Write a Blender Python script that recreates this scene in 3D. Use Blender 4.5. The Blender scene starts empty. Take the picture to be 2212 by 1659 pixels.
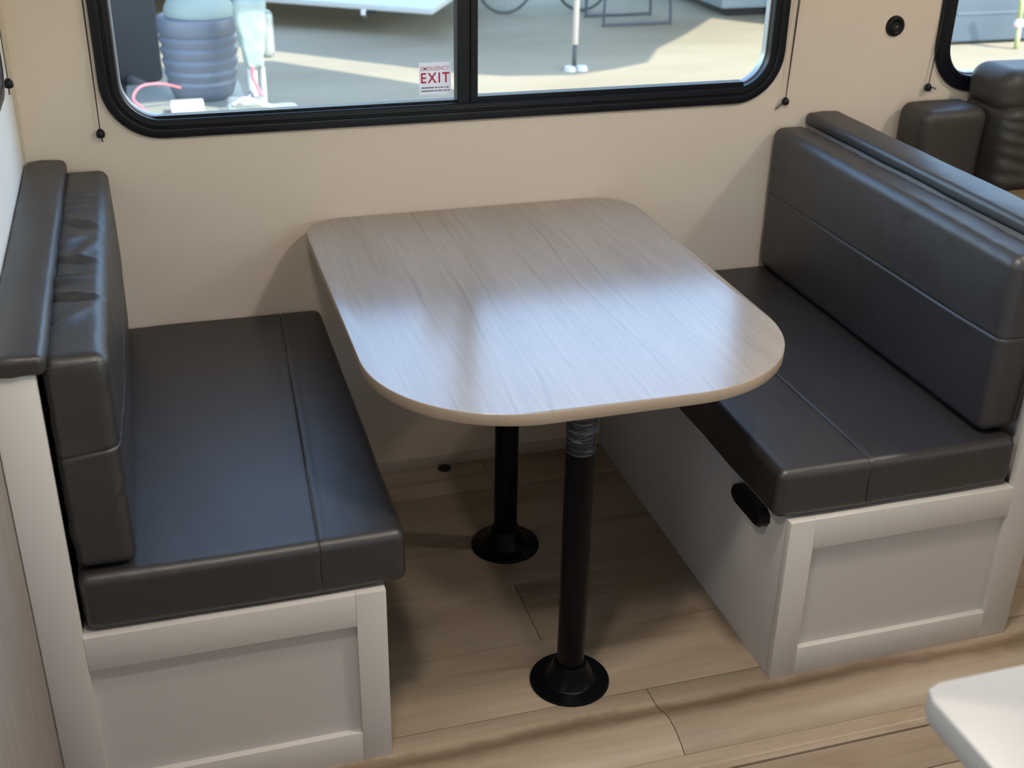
import bpy, bmesh, math, random
from mathutils import Vector, Matrix, noise
sc = bpy.context.scene
COL = sc.collection
PI = math.pi

# ------------------------------------------------------------------ camera
CAM = (-0.44796, -2.79490, 1.71311)
PITCH, ROLL, YAW = -0.47107, 0.01801, 0.29769
F_PX = 2591.93
cy, sy = math.cos(YAW), math.sin(YAW); cp, sp = math.cos(PITCH), math.sin(PITCH)
fwd = Vector((sy*cp, cy*cp, sp)); rt = Vector((cy, -sy, 0)); up = rt.cross(fwd)
cr, sr = math.cos(ROLL), math.sin(ROLL)
R_ = cr*rt + sr*up; U_ = -sr*rt + cr*up
cd = bpy.data.cameras.new('camera'); cam = bpy.data.objects.new('camera', cd); COL.objects.link(cam)
m = Matrix.Identity(4)
for i in range(3):
    m[i][0] = R_[i]; m[i][1] = U_[i]; m[i][2] = -fwd[i]; m[i][3] = CAM[i]
cam.matrix_world = m
cd.sensor_fit = 'HORIZONTAL'; cd.sensor_width = 36.0; cd.lens = F_PX/2212*36.0
cd.clip_start = 0.05; cd.clip_end = 300
cd.dof.use_dof = True; cd.dof.focus_distance = 2.45; cd.dof.aperture_fstop = 5.6
sc.camera = cam

# ------------------------------------------------------------------ world, sun, lamps, exposure
sc.view_settings.view_transform = 'Standard'; sc.view_settings.look = 'None'
sc.view_settings.gamma = 1.0; sc.view_settings.use_curve_mapping = False
sc.view_settings.exposure = 0.10
sc.cycles.use_denoising = True
sc.cycles.max_bounces = 10; sc.cycles.diffuse_bounces = 6; sc.cycles.transparent_max_bounces = 12
sc.cycles.sample_clamp_indirect = 6.0
SUN_AZ = Vector((0.67, -0.74, 0)).normalized(); SUN_EL = math.radians(45)
SKY_STRENGTH = 0.95
w = bpy.data.worlds.new('sky'); sc.world = w; w.use_nodes = True
nt = w.node_tree; nt.nodes.clear()
sky = nt.nodes.new('ShaderNodeTexSky'); sky.sky_type = 'NISHITA'; sky.sun_disc = False
sky.sun_elevation = SUN_EL; sky.sun_rotation = math.atan2(SUN_AZ.x, SUN_AZ.y)
sky.air_density = 1.3; sky.dust_density = 0.6; sky.ozone_density = 2.0
bg = nt.nodes.new('ShaderNodeBackground'); bg.inputs['Strength'].default_value = SKY_STRENGTH
wo = nt.nodes.new('ShaderNodeOutputWorld')
nt.links.new(sky.outputs[0], bg.inputs[0]); nt.links.new(bg.outputs[0], wo.inputs[0])
sd = bpy.data.lights.new('sun', 'SUN'); sd.energy = 7.5; sd.angle = math.radians(0.6); sd.color = (1.0, 0.95, 0.82)
so = bpy.data.objects.new('sun', sd); COL.objects.link(so)
sdir = (SUN_AZ*math.cos(SUN_EL) + Vector((0, 0, math.sin(SUN_EL))))
so.rotation_euler = sdir.to_track_quat('Z', 'Y').to_euler(); so.location = sdir*40

CEIL = 2.06
LAMPS = [((2.0, -1.05), 8.5, 'right of the right bench'), ((0.62, -1.45), 12, 'above the near end of the table'), ((-0.35, -1.75), 8, 'above the left bench end'), ((2.30, -2.9), 5, 'above the far end of the white counter')]
for (lx, ly), pw, _ in LAMPS:
    ld = bpy.data.lights.new('ceiling_lamp_light', 'AREA'); ld.shape = 'DISK'; ld.size = 0.16
    ld.energy = pw; ld.color = (1.0, 0.91, 0.81); ld.spread = math.radians(170)
    lo = bpy.data.objects.new('ceiling_lamp_light', ld); COL.objects.link(lo); lo.location = (lx, ly, CEIL-0.03)

# ------------------------------------------------------------------ materials
def lin(r, g, b):
    f = lambda c: ((c/255+0.055)/1.055)**2.4 if c > 10 else c/255/12.92
    return (f(r), f(g), f(b), 1)
def mat(name, base, rough=0.5, spec=0.5, metal=0.0, coat=0.0, coat_rough=0.1):
    mm = bpy.data.materials.new(name); mm.use_nodes = True
    p = mm.node_tree.nodes['Principled BSDF']
    c = tuple(base)+(1,) if len(base) == 3 else base
    p.inputs['Base Color'].default_value = c; p.inputs['Roughness'].default_value = rough
    p.inputs['Specular IOR Level'].default_value = spec; p.inputs['Metallic'].default_value = metal
    p.inputs['Coat Weight'].default_value = coat; p.inputs['Coat Roughness'].default_value = coat_rough
    return mm
def N(mm, t, **kw):
    n = mm.node_tree.nodes.new(t)
    for k, v in kw.items():
        if k in n.inputs: n.inputs[k].default_value = v
        else: setattr(n, k, v)
    return n
def Lk(mm, a, b): mm.node_tree.links.new(a, b)
def P(mm): return mm.node_tree.nodes['Principled BSDF']
def coords(mm, scale=(1, 1, 1), rand=False):
    tc = N(mm, 'ShaderNodeTexCoord'); mp = N(mm, 'ShaderNodeMapping'); mp.inputs['Scale'].default_value = scale
    src = tc.outputs['Object']
    if rand:
        oi = N(mm, 'ShaderNodeObjectInfo'); mu = N(mm, 'ShaderNodeMath', operation='MULTIPLY'); mu.inputs[1].default_value = 37.0
        Lk(mm, oi.outputs['Random'], mu.inputs[0]); cx = N(mm, 'ShaderNodeCombineXYZ')
        for k in (0, 1, 2): Lk(mm, mu.outputs[0], cx.inputs[k])
        va = N(mm, 'ShaderNodeVectorMath', operation='ADD'); Lk(mm, src, va.inputs[0]); Lk(mm, cx.outputs[0], va.inputs[1]); src = va.outputs[0]
    Lk(mm, src, mp.inputs[0]); return mp.outputs[0]
def ramp(mm, src, stops):
    r = N(mm, 'ShaderNodeValToRGB'); e = r.color_ramp.elements
    while len(e) < len(stops): e.new(0.5)
    for k, (p, c) in enumerate(stops): e[k].position = p; e[k].color = c if len(c) == 4 else tuple(c)+(1,)
    Lk(mm, src, r.inputs[0]); return r.outputs[0]
def mixc(mm, fac, a, b, mode='MIX'):
    x = N(mm, 'ShaderNodeMix', data_type='RGBA', blend_type=mode)
    for s, v in ((0, fac), (6, a), (7, b)):
        if hasattr(v, 'is_linked') or hasattr(v, 'links'): Lk(mm, v, x.inputs[s])
        else: x.inputs[s].default_value = v
    return x.outputs[2]
def bump(mm, src, strength, dist=0.001, prev=None):
    b = N(mm, 'ShaderNodeBump'); b.inputs['Strength'].default_value = strength; b.inputs['Distance'].default_value = dist
    Lk(mm, src, b.inputs['Height'])
    if prev: Lk(mm, prev, b.inputs['Normal'])
    Lk(mm, b.outputs[0], P(mm).inputs['Normal']); return b.outputs[0]
def noise_(mm, vec, scale, detail=3, rough=0.5, dist=0.0):
    n = N(mm, 'ShaderNodeTexNoise', Scale=scale, Detail=detail, Roughness=rough, Distortion=dist); Lk(mm, vec, n.inputs['Vector']); return n.outputs[0]

# leather
def leather(name, c1, c2, rough=0.42, spec=0.5):
    mm = mat(name, c1, rough, spec)
    v = coords(mm)
    big = noise_(mm, v, 3.0, 4); Lk(mm, mixc(mm, big, tuple(c1)+(1,), tuple(c2)+(1,)), P(mm).inputs['Base Color'])
    vo = N(mm, 'ShaderNodeTexVoronoi', Scale=520.0); Lk(mm, v, vo.inputs['Vector'])
    b = bump(mm, vo.outputs['Distance'], 0.25, 0.0006)
    bump(mm, noise_(mm, v, 14, 4, 0.55), 0.35, 0.004, b)
    rr = N(mm, 'ShaderNodeMapRange'); rr.inputs['To Min'].default_value = rough-0.05; rr.inputs['To Max'].default_value = rough+0.08
    Lk(mm, big, rr.inputs[0]); Lk(mm, rr.outputs[0], P(mm).inputs['Roughness'])
    return mm
M_LEATHER = leather('charcoal_leather', (0.019, 0.018, 0.019), (0.028, 0.026, 0.027), 0.43, 0.85)
M_SOFA = leather('brown_grey_leather', (0.036, 0.031, 0.026), (0.050, 0.043, 0.037), 0.5, 0.5)
M_TAN = leather('tan_fabric', (0.16, 0.11, 0.06), (0.2, 0.14, 0.08), 0.8, 0.2)
M_THREAD = mat('seam_thread', (0.070, 0.068, 0.075), 0.6)
M_THREADDARK = mat('dark_seam_thread', (0.015, 0.014, 0.016), 0.8, 0.2)
M_GAP = mat('dark_underside_fabric', (0.012, 0.012, 0.013), 0.9)
# wall paper
def wallpaper(name, base, var):
    mm = mat(name, base, 0.6, 0.3)
    v = coords(mm)
    Lk(mm, mixc(mm, noise_(mm, v, 1.3, 2), tuple(base)+(1,), tuple(var)+(1,)), P(mm).inputs['Base Color'])
    a = noise_(mm, coords(mm, (60, 60, 900)), 1.0, 2); b = noise_(mm, coords(mm, (900, 900, 60)), 1.0, 2)
    ad = N(mm, 'ShaderNodeMath', operation='ADD'); Lk(mm, a, ad.inputs[0]); Lk(mm, b, ad.inputs[1])
    bump(mm, ad.outputs[0], 0.35, 0.0006)
    return mm
M_WALL = wallpaper('linen_wallpaper', (0.69, 0.595, 0.50), (0.73, 0.635, 0.54))
M_WALLWHITE = mat('white_wall_panel', (0.88, 0.88, 0.87), 0.75, 0.08)
M_CEIL = mat('white_ceiling', (0.80, 0.78, 0.74), 0.7)
M_CAB = mat('white_cabinet_vinyl', (0.64, 0.615, 0.58), 0.42, 0.45)
v = coords(M_CAB); bump(M_CAB, noise_(M_CAB, v, 90, 3), 0.05, 0.001)
M_CABPANEL = mat('white_cabinet_panel', (0.58, 0.555, 0.53), 0.48, 0.4)
M_PANTRY = mat('greige_panel', (0.36, 0.32, 0.28), 0.55, 0.3)
v = coords(M_PANTRY, (14, 14, 1.2)); Lk(M_PANTRY, ramp(M_PANTRY, noise_(M_PANTRY, v, 2, 4), [(0.3, (0.32, 0.28, 0.245)), (0.7, (0.39, 0.35, 0.31))]), P(M_PANTRY).inputs['Base Color'])
M_BLACK = mat('black_window_frame', (0.0045, 0.0055, 0.009), 0.36, 0.32)
M_RUBBER = mat('black_rubber', (0.008, 0.008, 0.009), 0.75)
M_POLE = mat('black_powder_coat', (0.002, 0.0026, 0.004), 0.28, 0.16)
bump(M_POLE, noise_(M_POLE, coords(M_POLE), 900, 2), 0.12, 0.0005)
M_PLASTIC = mat('black_plastic', (0.003, 0.003, 0.004), 0.4, 0.3)
M_ALU = mat('grey_aluminium', (0.32, 0.35, 0.40), 0.4, 0.5, 0.8)
M_CORD = mat('dark_cord', (0.05, 0.045, 0.045), 0.7)
M_COUNTER = mat('white_solid_surface', (0.43, 0.43, 0.43), 0.32, 0.5)
M_LAMPSH = mat('lamp_housing', (0.7, 0.7, 0.7), 0.5)
# glass : thin pane, mostly clear with fresnel sheen
M_GLASS = bpy.data.materials.new('window_glass'); M_GLASS.use_nodes = True
g = M_GLASS.node_tree; g.nodes.clear()
tr = g.nodes.new('ShaderNodeBsdfTransparent'); tr.inputs[0].default_value = (0.94, 0.97, 0.96, 1)
gl = g.nodes.new('ShaderNodeBsdfGlossy'); gl.inputs['Roughness'].default_value = 0.02
fr = g.nodes.new('ShaderNodeFresnel'); fr.inputs[0].default_value = 1.45
mx = g.nodes.new('ShaderNodeMixShader'); og = g.nodes.new('ShaderNodeOutputMaterial')
g.links.new(fr.outputs[0], mx.inputs[0]); g.links.new(tr.outputs[0], mx.inputs[1]); g.links.new(gl.outputs[0], mx.inputs[2]); g.links.new(mx.outputs[0], og.inputs[0])
# table laminate, grain along y
def laminate():
    mm = mat('greige_wood_laminate', (0.40, 0.34, 0.29), 0.23, 0.75, 0, 0.5, 0.17)
    v = coords(mm, (4.5, 0.7, 1))
    a = noise_(mm, v, 1.6, 4, 0.55, 0.5)
    c = ramp(mm, a, [(0.30, (0.280, 0.245, 0.213)), (0.5, (0.320, 0.282, 0.248)), (0.7, (0.345, 0.306, 0.270))])
    wv = N(mm, 'ShaderNodeTexWave', wave_type='BANDS', bands_direction='X', Scale=5.0, Distortion=11.0, Detail=2.0)
    wv.inputs['Detail Scale'].default_value = 0.9
    Lk(mm, coords(mm, (1.0, 0.16, 1)), wv.inputs['Vector'])
    lines = ramp(mm, wv.outputs[1], [(0.0, (0.84, 0.83, 0.82)), (0.035, (0.98, 0.98, 0.98)), (0.09, (1.04, 1.04, 1.04)), (0.3, (1, 1, 1)), (1.0, (1, 1, 1))])
    c2 = mixc(mm, ramp(mm, noise_(mm, coords(mm, (3.0, 1.6, 1)), 1.4, 2), [(0.42, (0.05, 0.05, 0.05)), (0.62, (1, 1, 1))]), c, lines, 'MULTIPLY')
    fine = ramp(mm, noise_(mm, coords(mm, (160, 5, 1)), 1.0, 3), [(0.35, (0.90, 0.89, 0.88)), (0.6, (1.02, 1.02, 1.02))])
    Lk(mm, mixc(mm, 0.8, c2, fine, 'MULTIPLY'), P(mm).inputs['Base Color'])
    bump(mm, noise_(mm, coords(mm, (160, 5, 1)), 1.0, 3), 0.06, 0.0005)
    return mm
M_TABLE = laminate()
M_EDGE = mat('beige_edge_banding', (0.36, 0.275, 0.20), 0.38, 0.5)
# floor vinyl, grain along x
def floorwood(name, tint=1.0, streak=False):
    mm = mat(name, (0.3, 0.22, 0.15), 0.42, 0.4)
    T = lambda c: tuple(min(1, x*tint) for x in c)
    a = noise_(mm, coords(mm, (0.8, 3.6, 1), True), 1.3, 5, 0.55, 0.5)
    c = ramp(mm, a, [(0.25, T((0.20, 0.150, 0.105))), (0.42, T((0.315, 0.248, 0.180))), (0.58, T((0.365, 0.295, 0.218))), (0.78, T((0.42, 0.345, 0.262)))])
    f = ramp(mm, noise_(mm, coords(mm, (5, 90, 1), True), 1.0, 4, 0.6), [(0.3, (0.88, 0.86, 0.84)), (0.62, (1.03, 1.03, 1.02))])
    c = mixc(mm, 0.7, c, f, 'MULTIPLY')
    st = noise_(mm, coords(mm, (1.1, 9.0, 1), True), 1.0, 4, 0.6, 1.2)
    k = ramp(mm, st, [(0.30, (0.58, 0.50, 0.43)), (0.40, (0.92, 0.90, 0.88)), (0.5, (1, 1, 1))])
    c = mixc(mm, 0.75, c, k, 'MULTIPLY')
    oi = N(mm, 'ShaderNodeObjectInfo'); pv = ramp(mm, oi.outputs['Random'], [(0.0, (0.92, 0.91, 0.90)), (1.0, (1.14, 1.14, 1.13))])
    c = mixc(mm, 1.0, c, pv, 'MULTIPLY')
    if streak:      # long dark band with noisy edges along the rounded lip
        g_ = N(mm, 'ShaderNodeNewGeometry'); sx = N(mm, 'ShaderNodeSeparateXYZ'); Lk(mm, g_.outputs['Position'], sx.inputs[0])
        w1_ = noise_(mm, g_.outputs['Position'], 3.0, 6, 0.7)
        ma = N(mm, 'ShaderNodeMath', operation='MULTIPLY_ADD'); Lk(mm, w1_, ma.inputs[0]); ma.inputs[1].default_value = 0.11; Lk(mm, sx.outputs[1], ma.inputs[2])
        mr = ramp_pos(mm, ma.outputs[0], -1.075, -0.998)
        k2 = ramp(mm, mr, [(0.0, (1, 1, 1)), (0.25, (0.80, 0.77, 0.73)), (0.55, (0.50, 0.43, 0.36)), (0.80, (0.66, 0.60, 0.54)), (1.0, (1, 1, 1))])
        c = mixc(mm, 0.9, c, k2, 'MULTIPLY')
    Lk(mm, c, P(mm).inputs['Base Color'])
    bump(mm, noise_(mm, coords(mm, (5, 90, 1), True), 1.0, 4), 0.10, 0.0008)
    return mm
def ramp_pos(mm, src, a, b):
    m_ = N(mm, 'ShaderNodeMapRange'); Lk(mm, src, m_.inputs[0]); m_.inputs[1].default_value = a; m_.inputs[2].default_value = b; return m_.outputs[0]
M_FLOOR = floorwood('oak_vinyl_plank')
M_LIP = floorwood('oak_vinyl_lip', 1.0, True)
M_STRIP = floorwood('oak_transition_strip', 1.08)
M_SUB = mat('dark_subfloor', (0.05, 0.035, 0.025), 0.9)
# wrapped label on pole
M_WRAP = mat('scuffed_wrap', (0.01, 0.012, 0.016), 0.3)
v = coords(M_WRAP, (14, 14, 210)); n1 = noise_(M_WRAP, v, 1.0, 3, 0.7, 1.2)
n2 = noise_(M_WRAP, coords(M_WRAP, (2, 2, 22)), 1.0, 2)
mu = N(M_WRAP, 'ShaderNodeMath', operation='MULTIPLY'); Lk(M_WRAP, ramp(M_WRAP, n1, [(0.52, (0, 0, 0)), (0.62, (1, 1, 1))]), mu.inputs[0]); Lk(M_WRAP, ramp(M_WRAP, n2, [(0.40, (0, 0, 0)), (0.48, (1, 1, 1))]), mu.inputs[1])
Lk(M_WRAP, mixc(M_WRAP, mu.outputs[0], (0.010, 0.012, 0.017, 1), (0.17, 0.19, 0.23, 1)), P(M_WRAP).inputs['Base Color'])
# sticker
M_STICK = mat('white_sticker', (0.86, 0.84, 0.86), 0.5); M_RED = mat('red_print', (0.62, 0.03, 0.04), 0.5); M_PALERED = mat('pale_red_print', (0.66, 0.27, 0.27), 0.5); M_GREYP = mat('grey_print', (0.30, 0.30, 0.29), 0.5)
for q_ in (M_STICK, M_RED, M_PALERED, M_GREYP):
    tl = N(q_, 'ShaderNodeBsdfTranslucent'); tl.inputs[0].default_value = P(q_).inputs['Base Color'].default_value
    ms = N(q_, 'ShaderNodeMixShader'); ms.inputs[0].default_value = 0.45; oo = q_.node_tree.nodes['Material Output']
    Lk(q_, P(q_).outputs[0], ms.inputs[1]); Lk(q_, tl.outputs[0], ms.inputs[2]); Lk(q_, ms.outputs[0], oo.inputs[0])
# outdoors
M_GROUND = mat('pale_concrete_yard', (0.60, 0.575, 0.47), 0.9, 0.2)
v = coords(M_GROUND)
Lk(M_GROUND, mixc(M_GROUND, ramp(M_GROUND, noise_(M_GROUND, coords(M_GROUND, (0.5, 1.6, 1)), 0.8, 5, 0.6), [(0.35, (0.50, 0.485, 0.41)), (0.65, (0.64, 0.615, 0.50))]), (0.6, 0.575, 0.47, 1), (0.6, 0.575, 0.47, 1)), P(M_GROUND).inputs['Base Color'])
Lk(M_GROUND, ramp(M_GROUND, noise_(M_GROUND, coords(M_GROUND, (0.5, 1.6, 1)), 0.8, 5, 0.6), [(0.35, (0.28, 0.240, 0.17)), (0.65, (0.34, 0.295, 0.215))]), P(M_GROUND).inputs['Base Color'])
M_TANK = mat('blue_grey_moulded_plastic', (0.12, 0.14, 0.18), 0.45, 0.5)
M_WHITEP = mat('white_painted_metal', (0.55, 0.56, 0.55), 0.35, 0.5)
M_NAVY = mat('dark_navy_panel', (0.016, 0.022, 0.034), 0.5)
M_STEEL = mat('galvanised_steel', (0.33, 0.36, 0.35), 0.5, 0.5, 0.5)
M_TONGUE = mat('taupe_painted_steel', (0.26, 0.26, 0.22), 0.6)
M_REDHOSE = mat('red_hose', (0.62, 0.16, 0.19), 0.45)
M_CLOTHW = mat('pale_green_cover', (0.26, 0.32, 0.30), 0.8)
M_SLATE = mat('slate_trailer_wall', (0.20, 0.25, 0.28), 0.5)
M_BLUEG = mat('blue_grey_trailer_wall', (0.095, 0.125, 0.155), 0.5)
M_BLOCKER = mat('blocker_sheet', (0.35, 0.35, 0.34), 0.9)
M_PINK = mat('pinkish_white_paint', (0.75, 0.66, 0.62), 0.5)
M_YGREEN = mat('yellow_green_paint', (0.42, 0.44, 0.20), 0.6)
M_TYRE = mat('grey_tyre', (0.06, 0.07, 0.07), 0.7)

# ------------------------------------------------------------------ mesh helpers
def link(name, me, m_, parent=None):
    o = bpy.data.objects.new(name, me); COL.objects.link(o)
    if m_: me.materials.append(m_) if m_.name not in [x.name for x in me.materials if x] else None
    if parent: o.parent = parent
    return o
def from_bm(name, bm, m_, parent=None, smooth=False):
    bmesh.ops.recalc_face_normals(bm, faces=bm.faces)
    me = bpy.data.meshes.new(name); bm.to_mesh(me); bm.free()
    if smooth:
        for p_ in me.polygons: p_.use_smooth = True
    return link(name, me, m_, parent)
def pyd(name, vs, fs, m_, parent=None, smooth=False):
    me = bpy.data.meshes.new(name); me.from_pydata([tuple(v_) for v_ in vs], [], fs); me.update()
    if smooth:
        for p_ in me.polygons: p_.use_smooth = True
    return link(name, me, m_, parent)
def autosmooth(o, deg=35):
    for e in o.data.edges: pass
    try: o.data.set_sharp_from_angle(angle=math.radians(deg))
    except Exception: pass
    for p_ in o.data.polygons: p_.use_smooth = True
def bm_box(bm, a, b, bev=0.0, seg=2):
    (x0, y0, z0), (x1, y1, z1) = a, b
    x0, x1 = sorted((x0, x1)); y0, y1 = sorted((y0, y1)); z0, z1 = sorted((z0, z1))
    vs = [bm.verts.new(p_) for p_ in [(x0, y0, z0), (x1, y0, z0), (x1, y1, z0), (x0, y1, z0), (x0, y0, z1), (x1, y0, z1), (x1, y1, z1), (x0, y1, z1)]]
    fs = [bm.faces.new([vs[i] for i in f]) for f in [(0, 3, 2, 1), (4, 5, 6, 7), (0, 1, 5, 4), (1, 2, 6, 5), (2, 3, 7, 6), (3, 0, 4, 7)]]
    if bev > 0:
        es = list({e for f in fs for e in f.edges})
        bmesh.ops.bevel(bm, geom=es, offset=bev, segments=seg, affect='EDGES', profile=0.5)
def box(name, a, b, m_, parent=None, bev=0.0015, seg=2):
    bm = bmesh.new(); bm_box(bm, a, b, bev, seg); o = from_bm(name, bm, m_, parent)
    autosmooth(o, 40); return o
def lathe(name, prof, c, m_, parent=None, seg=64, axis='Z'):
    vs, fs = [], []; n = len(prof)
    for k in range(seg):
        a = 2*PI*k/seg
        for r, h in prof:
            if axis == 'Z': vs.append((c[0]+r*math.cos(a), c[1]+r*math.sin(a), c[2]+h))
            elif axis == 'Y': vs.append((c[0]+r*math.cos(a), c[1]-h, c[2]+r*math.sin(a)))
            else: vs.append((c[0]+h, c[1]+r*math.cos(a), c[2]+r*math.sin(a)))
    for k in range(seg):
        k2 = (k+1) % seg
        for j in range(n-1): fs.append((k*n+j, k2*n+j, k2*n+j+1, k*n+j+1))
    bm = bmesh.new(); bv = [bm.verts.new(v_) for v_ in vs]
    for f in fs: bm.faces.new([bv[i] for i in f])
    bmesh.ops.remove_doubles(bm, verts=bm.verts, dist=1e-6)
    o = from_bm(name, bm, m_, parent); autosmooth(o, 35); return o
def tube(name, pts, r, m_, parent=None, seg=8, closed=False, cap=True):
    pts = [Vector(p_) for p_ in pts]; vs, fs = [], []; n = len(pts); prev = None
    rad = r if isinstance(r, (list, tuple)) else [r]*n
    for i, p_ in enumerate(pts):
        if closed: t = (pts[(i+1) % n]-pts[i-1]).normalized()
        else: t = (pts[min(i+1, n-1)]-pts[max(i-1, 0)]).normalized()
        if prev is None: u = t.orthogonal().normalized()
        else: u = (prev-t*prev.dot(t)).normalized()
        prev = u; w_ = t.cross(u)
        for k in range(seg):
            a = 2*PI*k/seg; vs.append(p_+(u*math.cos(a)+w_*math.sin(a))*rad[i])
    for i in range(n if closed else n-1):
        j = (i+1) % n
        for k in range(seg):
            k2 = (k+1) % seg; fs.append((i*seg+k, i*seg+k2, j*seg+k2, j*seg+k))
    if cap and not closed: fs.append(tuple(range(seg))[::-1]); fs.append(tuple((n-1)*seg+k for k in range(seg)))
    return pyd(name, vs, fs, m_, parent, True)
def smooth_path(pts, n=8):
    pts = [Vector(p_) for p_ in pts]; out = []
    P_ = [pts[0]]+pts+[pts[-1]]
    for i in range(1, len(P_)-2):
        for k in range(n):
            t = k/n; a, b, c, d = P_[i-1], P_[i], P_[i+1], P_[i+2]
            out.append(0.5*((2*b)+(c-a)*t+(2*a-5*b+4*c-d)*t*t+(3*b-a-3*c+d)*t**3))
    out.append(pts[-1]); return out
def prism(name, poly, z0, z1, m_, parent=None, bev=0.0, seg=2):
    bm = bmesh.new(); lo = [bm.verts.new((x, y, z0)) for x, y in poly]
    f = bm.faces.new(lo); r = bmesh.ops.extrude_face_region(bm, geom=[f])
    for v_ in r['geom']:
        if isinstance(v_, bmesh.types.BMVert): v_.co.z = z1
    if bev: bmesh.ops.bevel(bm, geom=[e for e in bm.edges if abs(e.verts[0].co.z-e.verts[1].co.z) < 1e-6], offset=bev, segments=seg, affect='EDGES', profile=0.5)
    o = from_bm(name, bm, m_, parent); autosmooth(o, 35); return o
def rrect(x0, x1, z0, z1, R, n=12, off=0.0):
    """points and outward normals round a rounded rectangle, inset by off"""
    out = []
    rs = R if isinstance(R, (list, tuple)) else [R]*4
    for (cx_, cz_, a0), r in zip([(x1, z1, 0), (x0, z1, 1), (x0, z0, 2), (x1, z0, 3)], rs):
        sx = -1 if cx_ == x1 else 1; sz = -1 if cz_ == z1 else 1
        ccx, ccz = cx_+sx*r, cz_+sz*r
        for k in range(n+1):
            a = (a0+k/n)*PI/2; out.append((ccx+(r-off)*math.cos(a), ccz+(r-off)*math.sin(a)))
    return out
def ring_frame(name, x0, x1, z0, z1, R, profile, mapf, m_, parent=None):
    """sweep profile [(inset, depth)] round the rounded rectangle"""
    rings = [rrect(x0, x1, z0, z1, R, 14, o) for o, d in profile]
    n = len(rings[0]); vs = []; fs = []
    for (o, d), rg in zip(profile, rings): vs += [mapf(a, b, d) for a, b in rg]
    mcount = len(profile)
    for j in range(mcount):
        j2 = (j+1) % mcount
        for k in range(n):
            k2 = (k+1) % n; fs.append((j*n+k, j*n+k2, j2*n+k2, j2*n+k))
    o = pyd(name, vs, fs, m_, parent)
    bm = bmesh.new(); bm.from_mesh(o.data); bmesh.ops.recalc_face_normals(bm, faces=bm.faces); bm.to_mesh(o.data); bm.free()
    autosmooth(o, 30); return o
def plate_holes(name, outer, holes, mapf, thick, m_, parent=None):
    bm = bmesh.new(); loops = [outer]+holes; vf = []
    for lp in loops:
        v_ = [bm.verts.new((a, b, 0)) for a, b in lp]; vf.append(v_)
        for i in range(len(v_)): bm.edges.new((v_[i], v_[(i+1) % len(v_)]))
    bmesh.ops.triangle_fill(bm, use_beauty=True, use_dissolve=False, edges=bm.edges[:])
    fs = bm.faces[:]
    r = bmesh.ops.extrude_face_region(bm, geom=fs)
    for v_ in r['geom']:
        if isinstance(v_, bmesh.types.BMVert): v_.co.z = thick
    for v_ in bm.verts: v_.co = Vector(mapf(v_.co.x, v_.co.y, v_.co.z))
    return from_bm(name, bm, m_, parent)
def axis_samples(a, b, r, step, extra=()):
    out = [a+r*t for t in (0, 0.18, 0.38, 0.6, 0.8, 1.0)]+[b-r*t for t in (0, 0.18, 0.38, 0.6, 0.8, 1.0)]
    n = max(1, int((b-a-2*r)/step))
    out += [a+r+(b-a-2*r)*k/n for k in range(1, n)]
    for e in extra: out += [e+d for d in (-0.006, -0.004, -0.0025, -0.0012, 0, 0.0012, 0.0025, 0.004, 0.006)]
    out = sorted(out); res = [out[0]]
    for o in out[1:]:
        if o-res[-1] > 0.0005: res.append(o)
    return res
def cushion(name, a, b, r, m_, parent=None, disp=None, step=0.012, ex=((), (), ())):
    ax = [axis_samples(a[i], b[i], r, step, ex[i]) for i in range(3)]
    n = [len(x) for x in ax]; idx = {}; vs = []; fs = []
    def V(i, j, k):
        key = (i, j, k)
        if key not in idx:
            p_ = Vector((ax[0][i], ax[1][j], ax[2][k]))
            inn = Vector([min(max(p_[q], a[q]+r), b[q]-r) for q in range(3)])
            d = p_-inn; nn = d.normalized() if d.length > 1e-9 else Vector((0, 0, 1))
            q_ = inn+nn*r
            if disp: q_ = q_+disp(q_, nn)
            idx[key] = len(vs); vs.append(q_)
        return idx[key]
    for i in range(n[0]-1):
        for j in range(n[1]-1):
            fs.append((V(i, j, 0), V(i, j+1, 0), V(i+1, j+1, 0), V(i+1, j, 0)))
            k = n[2]-1; fs.append((V(i, j, k), V(i+1, j, k), V(i+1, j+1, k), V(i, j+1, k)))
    for i in range(n[0]-1):
        for k in range(n[2]-1):
            fs.append((V(i, 0, k), V(i+1, 0, k), V(i+1, 0, k+1), V(i, 0, k+1)))
            j = n[1]-1; fs.append((V(i, j, k), V(i, j, k+1), V(i+1, j, k+1), V(i+1, j, k)))
    for j in range(n[1]-1):
        for k in range(n[2]-1):
            fs.append((V(0, j, k), V(0, j, k+1), V(0, j+1, k+1), V(0, j+1, k)))
            i = n[0]-1; fs.append((V(i, j, k), V(i, j+1, k), V(i, j+1, k+1), V(i, j, k+1)))
    return pyd(name, vs, fs, m_, parent, True)
def thing(name, label, cat, loc=(0, 0, 0), group=None):
    o = bpy.data.objects.new(name, None); COL.objects.link(o); o.location = loc; o.empty_display_size = 0.05
    return tag(o, label, cat, group)
def tag(o, label, cat, group=None):
    o['label'] = label; o['category'] = cat
    if group: o['group'] = group
    return o
def keep(parent, *children):
    """parts are modelled in world coordinates: shift them under an Empty that stands at the thing's base"""
    for c in children:
        c.parent = parent; c.matrix_parent_inverse = Matrix.Translation(parent.location).inverted()
def adopt(parent):
    inv = Matrix.Translation(parent.location).inverted()
    for o in COL.objects:
        if o.parent is parent: o.matrix_parent_inverse = inv
def struct(o): o['kind'] = 'structure'; return o

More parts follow.
